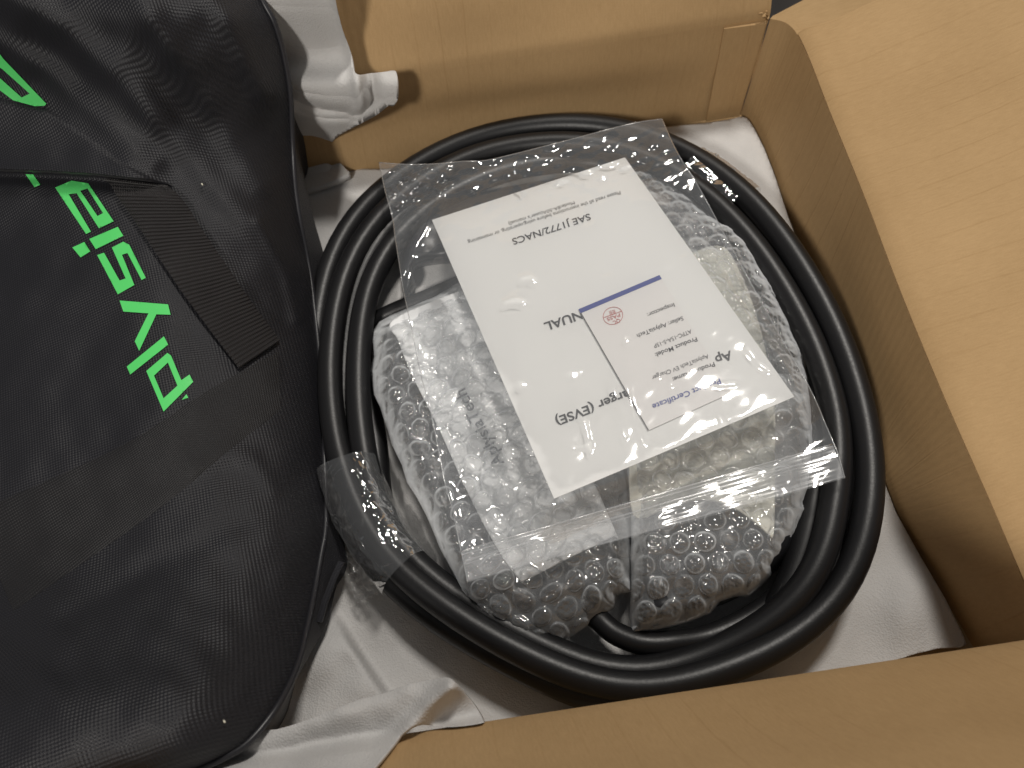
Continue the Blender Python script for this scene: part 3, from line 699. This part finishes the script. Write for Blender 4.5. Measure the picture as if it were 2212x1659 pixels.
bubblewrap(WR, lambda x, y: np.interp(y, [400, 560, 1100, 1250, 1370], [.040, .056, .058, .054, .042]), .020, 44, .02, 'bubble wrap over the cream pad and plug, the right one of the two bundles', 91, lambda x, y: smooth((950-y)/150)*.6, warp=.0004)

# ------------------------------------------------------------------ booklet and certificate card
pT = at(1141.5, 407.5, .054); pBl = at(1197, 1077, .082); pBr = at(1716, 857, .082)
nB = np.cross(pBl-pT, pBr-pT); nB /= np.linalg.norm(nB)
if nB[2] < 0: nB = -nB
def page(px, py, off=0.0): return on_plane(px, py, pT, nB, off)
def pagegrid(c, n, off, bow=0.0):
    c = np.array(c, float); u, v = np.meshgrid(np.linspace(0, 1, n), np.linspace(0, 1, n)); u = u[..., None]; v = v[..., None]
    P = c[0]*(1-u)*(1-v)+c[1]*u*(1-v)+c[2]*u*v+c[3]*(1-u)*v
    G = page(P[..., 0], P[..., 1], off); return G+nB*(bow*np.sin(np.pi*v)*(1))
MC = [(933, 475), (1350, 340), (1716, 857), (1197, 1077)]
book = thing('instruction_booklet', 'white instruction booklet lying upside down inside the clear plastic bag', 'booklet')
slab('cover', pagegrid(MC, 20, 0), .0006, M['paper'], book, flip=True)
pg = pagegrid([(936, 478), (1348, 343), (1711, 857), (1198, 1071)], 6, -.0010); slab('pages', pg, .0018, M['paper'], book, flip=True)
def textpx(s, P0, P1, hpx, mat, parent, off, bold=0.0, plane=page, dens=None):
    cu = bpy.data.curves.new('text_tmp', 'FONT'); cu.body = s; cu.size = 1.0; cu.offset = bold; cu.resolution_u = 4
    to = bpy.data.objects.new('text_tmp', cu); COL.objects.link(to)
    dg = bpy.context.evaluated_depsgraph_get(); me = bpy.data.meshes.new_from_object(to.evaluated_get(dg))
    bpy.data.objects.remove(to); bpy.data.curves.remove(cu)
    v = np.array([vv.co[:] for vv in me.vertices])
    if len(v) == 0: return None
    x0, x1 = v[:, 0].min(), v[:, 0].max(); P0, P1 = np.array(P0, float), np.array(P1, float)
    d = P1-P0; L = np.hypot(*d); e = d/L; up = np.array([e[1], -e[0]])
    X = (v[:, 0]-x0)/(x1-x0)*L; Y = v[:, 1]*hpx/.70
    px = P0[0]+e[0]*X+up[0]*Y; py = P0[1]+e[1]*X+up[1]*Y
    W = plane(px, py, off)
    fs = [list(p.vertices) for p in me.polygons]
    bpy.data.meshes.remove(me)
    return link_mesh('printed_text', W, fs, mat, parent, None, False)
T_ = .00035
textpx("Please read all the instructions before using,operating, or maintaining", (1339, 412), (1010, 520), 7.6, M['ink2'], book, T_)
textpx("Mode:8A-50A(user's manual)", (1240, 434), (1098, 480), 7.4, M['ink2'], book, T_)
textpx("SAE J1772/NACS", (1273, 461), (1105, 516), 14, M['ink'], book, T_, .012)
textpx("MANUAL", (1300, 655), (1174, 698), 18.5, M['ink'], book, T_, .02)
textpx("Ap", (1578, 757), (1543, 770.5), 19, M['ink'], book, T_, .02)
textpx("arger (EVSE)", (1356, 842), (1198, 902.5), 19, M['ink'], book, T_, .02)
certC = [(1249, 668), (1425, 594), (1580, 848), (1400, 930)]
cert = thing('certificate_card', 'small certificate card with blue edge bar and red stamp on the booklet', 'card')
slab('card_sheet', pagegrid(certC, 14, .0009), .0005, M['card2'], cert, flip=True)
c2 = .0012
slab('blue_bar', pagegrid([(1249.5, 668), (1424.5, 594), (1429.5, 602), (1254, 676.5)], 6, c2), .0002, M['blue'], cert, flip=True)
slab('edge_shadow_line', pagegrid([(1254, 676), (1255.6, 675.5), (1401.5, 928.5), (1400, 929.5)], 6, c2), .0001, M['ink'], cert, flip=True)  # dark strip painting in the shadow along the card's left edge
textpx("Product Certificate", (1554, 817), (1408, 874), 12, M['blue'], cert, c2, .012)
textpx("Product Name:", (1542, 782), (1452, 816), 9.5, M['ink'], cert, c2, .010)
textpx("AplysiaTech EV Charger", (1529, 765), (1407, 813), 9, M['ink2'], cert, c2, .002)
textpx("Product Model:", (1504, 728), (1414, 763), 9.5, M['ink'], cert, c2, .010)
textpx("ATPC-15A-5-15P", (1492, 711), (1411, 744), 9, M['ink2'], cert, c2, .002)
textpx("Seller: AplysiaTech", (1474, 683), (1375, 722), 9, M['ink'], cert, c2, .004)
textpx("Inspector:", (1455, 654), (1397, 677), 9, M['ink'], cert, c2, .004)
# stamp
ringv, ringf = [], []
K = 60
for k in range(K):
    a = 2*math.pi*k/K
    for r in (1.0, .945):
        x, y = 22*r*math.cos(a), 19*r*math.sin(a); c, s = math.cos(-.35), math.sin(-.35)
        ringv.append(page(1324+x*c-y*s, 682+x*s+y*c, c2))
for k in range(K): ringf.append([2*k, 2*k+1, 2*((k+1) % K)+1, 2*((k+1) % K)])
st = link_mesh('stamp', np.array(ringv), ringf, M['red'], cert, None, False)
ln = [page(1304, 685.5, c2), page(1342.5, 671.5, c2), page(1342.9, 672.7, c2), page(1304.4, 686.7, c2)]
link_mesh('stamp_line', np.array(ln), [[0, 1, 2, 3]], M['red'], cert, None, False)
textpx("QC", (1338, 688), (1323, 694), 8, M['red'], cert, c2, .004)
textpx("PASS", (1338, 676.5), (1310, 687), 7.5, M['red'], cert, c2, .004)
textpx("\u68c0\u9a8c", (1328, 668.5), (1315, 673.5), 7, M['red'], cert, c2)
# faint lettering on the carton under the bubble wrap
textpx("AplysiaTech", (1090, 1000), (1003, 838), 26, M['faint'], carton, 0, .01, plane=lambda x, y, o: at(x, y, .0486+0*np.asarray(x)))

# ------------------------------------------------------------------ clear zip bag
FL = [(819, 351), (832, 413), (847, 467), (854, 517), (862, 567), (872, 631), (879, 663), (896, 743), (911, 817), (926, 867), (941, 941), (961, 1042), (978, 1104), (996, 1191), (1010, 1258)]
FB = [(1010, 1258), (1070, 1243), (1250, 1190), (1450, 1138), (1650, 1084), (1825, 1033)]
FR = [(1825, 1033), (1812, 985), (1800, 955), (1785, 920), (1748, 836), (1660, 680), (1535, 450), (1500, 388), (1471, 343), (1451, 305), (1430, 257)]
FT = [(1430, 257), (1364, 267), (1237, 300), (1176, 316), (1053, 346), (1003, 348), (940, 354), (879, 355), (819, 351)]
fpoly = FL+FB[1:]+FR[1:]+FT[1:-1]
FRIDGE = [([(869, 591), (890, 540), (915, 490), (941, 433), (948, 410)], .0026, 13), ([(840, 425), (858, 412), (872, 425), (858, 445), (842, 440)], .0020, 8),
          ([(830, 365), (860, 372), (900, 388), (905, 395)], .0018, 5), ([(985, 372), (1010, 362), (1040, 368)], .0016, 6), ([(990, 415), (1005, 408), (1022, 415)], .0016, 6),
          ([(1469, 709), (1465, 735), (1448, 765), (1446, 795), (1450, 830)], .0011, 5), ([(1450, 716), (1440, 740), (1424, 761), (1420, 780), (1424, 812)], .0011, 5),
          ([(1357, 705), (1350, 730)], .0013, 5), ([(1319, 812), (1321, 855), (1336, 898), (1350, 945)], .0010, 5), ([(1345, 760), (1352, 830), (1370, 900), (1390, 960)], .0008, 6),
          ([(1241, 845), (1246, 877), (1259, 898), (1268, 935), (1272, 975)], .0012, 5), ([(1235, 968), (1255, 965), (1275, 960)], .0012, 7),
          ([(1585, 580), (1608, 630), (1635, 670), (1675, 720)], .0022, 10), ([(1615, 753), (1640, 785), (1662, 800)], .0012, 5), ([(1560, 600), (1620, 690), (1700, 790), (1740, 860)], .0014, 8),
          ([(1552, 831), (1588, 829)], .0010, 4), ([(1548, 853), (1552, 896), (1575, 940)], .0010, 5), ([(1126, 600), (1138, 596), (1150, 602)], .0018, 8), ([(1090, 652), (1108, 648), (1128, 650)], .0018, 7),
          ([(1085, 660), (1105, 750), (1125, 830)], .0009, 9), ([(1100, 640), (1250, 610), (1380, 590), (1480, 560)], .0008, 10), ([(880, 700), (930, 870), (985, 1120)], .0012, 7), ([(1125, 830), (1250, 800)], .0006, 10),
          ([(1180, 380), (1240, 360), (1300, 350)], .0014, 9), ([(1090, 370), (1130, 410)], .0020, 8), ([(1180, 700), (1230, 800), (1240, 850)], .0006, 10)]
nf1, nf2, nf3 = Noise(1/150., 8, 101), Noise(1/42., 10, 102), Noise(1/15., 12, 103)
def film_base(x, y):
    W = page(x, y, .0042); zp = W[..., 2]
    dm = np.where(inside(x, y, MC), 0, segdist(x, y, MC, True))
    under = np.interp(y, [330, 420, 600, 1150, 1260], [.058, .054, .057, .0635, .062])+.005*smooth((x-1250)/200)
    w = smooth(dm/90)
    return zp*(1-w)+np.minimum(under, zp+.004)*w
_gx = np.arange(760, 1900, 8.); _gy = np.arange(200, 1320, 8.); _GX, _GY = np.meshgrid(_gx, _gy)
_GZ = film_base(_GX, _GY); _kf = np.hanning(11); _kf /= _kf.sum()
_GZ = np.stack([np.convolve(np.pad(r_, 5, 'edge'), _kf, 'valid') for r_ in _GZ]); _GZ = np.stack([np.convolve(np.pad(r_, 5, 'edge'), _kf, 'valid') for r_ in _GZ.T]).T
def film_z(x, y):
    fx = np.clip((x-760)/8, 0, len(_gx)-1.001); fy = np.clip((y-200)/8, 0, len(_gy)-1.001); ix = fx.astype(int); iy = fy.astype(int); tx = fx-ix; ty = fy-iy
    z = _GZ[iy, ix]*(1-tx)*(1-ty)+_GZ[iy, ix+1]*tx*(1-ty)+_GZ[iy+1, ix]*(1-tx)*ty+_GZ[iy+1, ix+1]*tx*ty
    dm = np.where(inside(x, y, MC), 0, segdist(x, y, MC, True)); a = .35+.65*smooth(dm/40)
    z = z+a*(.0009*nf1(x, y)+.00022*nf2(x, y))
    tl = np.exp(-((x-880)/90)**2-((y-390)/60)**2); z = z+tl*(.0012*np.abs(nf2(x*1.4, y*1.4))+.0002*nf3(x, y))
    tp = np.exp(-((y-370+.1*(x-1100))/45)**2); z = z+tp*.0006*nf2(x*1.2, y*1.6)
    for pl, h, wd in FRIDGE: z = z+(1.0 if h >= .002 else .62)*h*np.exp(-(segdist(x, y, pl)/(wd*1.1))**2)
    return z
zb = thing('zip_bag', 'clear plastic zip bag holding the booklet and card on top of the bubble wrap', 'plastic bag')
field('film', fpoly, film_z, 2.6, M['film'], zb)
# press-seal ridges and lip
def line_on_film(P0, P1, n=70, lift=.0008):
    f = np.linspace(0, 1, n); x = P0[0]+(P1[0]-P0[0])*f; y = P0[1]+(P1[1]-P0[1])*f
    z = film_z(x, y); k = np.ones(9)/9; zs = np.convolve(np.pad(z, 4, 'edge'), k, 'valid')
    return at(x, y, zs+lift)
for d_, r_ in ((0, .0006), (7, .00035), (21, .0006), (28, .00035)):
    tube('zip_ridge', line_on_film((996+d_*.25, 1191+d_), (1797+d_*.3, 960+d_)), r_, M['lip'], zb, 6)
lipq = np.array([(997, 1193), (1800, 962), (1823, 1031), (1010, 1256)], float)
u, v = np.meshgrid(np.linspace(0, 1, 160), np.linspace(0, 1, 46)); u = u[..., None]; v = v[..., None]
LP = lipq[0]*(1-u)*(1-v)+lipq[1]*u*(1-v)+lipq[2]*u*v+lipq[3]*(1-u)*v
lz = film_z(LP[..., 0], LP[..., 1]); kk = np.ones(13)/13
lz = np.stack([np.convolve(np.pad(r_, 6, 'edge'), kk, 'valid') for r_ in lz])+.0018+.00010*np.sin(v[..., 0]*2*np.pi*7)*(.6+.4*np.sin(u[..., 0]*17))
Gl = at(LP[..., 0], LP[..., 1], lz); jj = np.arange(46*160).reshape(46, 160)
link_mesh('lip', Gl.reshape(-1, 3), np.stack([jj[1:, :-1], jj[1:, 1:], jj[:-1, 1:], jj[:-1, :-1]], -1).reshape(-1, 4), M['lip'], zb)
for E in (FL, FR, FT):
    e = catmull(E, 4)[:, :2]; tube('seam', at(e[:, 0], e[:, 1], film_z(e[:, 0], e[:, 1])+.0002), .00035, M['lip'], zb, 5)

# ------------------------------------------------------------------ lint on the bag
for (x, y, a, l) in ((435, 397, .8, 4), (483, 1556, 1.0, 6)):
    z = float(bag_z(x, y))+.0012
    p = at(x, y, z); q = at(x+l*math.cos(a), y+l*math.sin(a), z+.0008)
    tube('lint', [p, (p+q)/2+[.0003, 0, .0006], q], .00045, M['lint'], bag, 5)
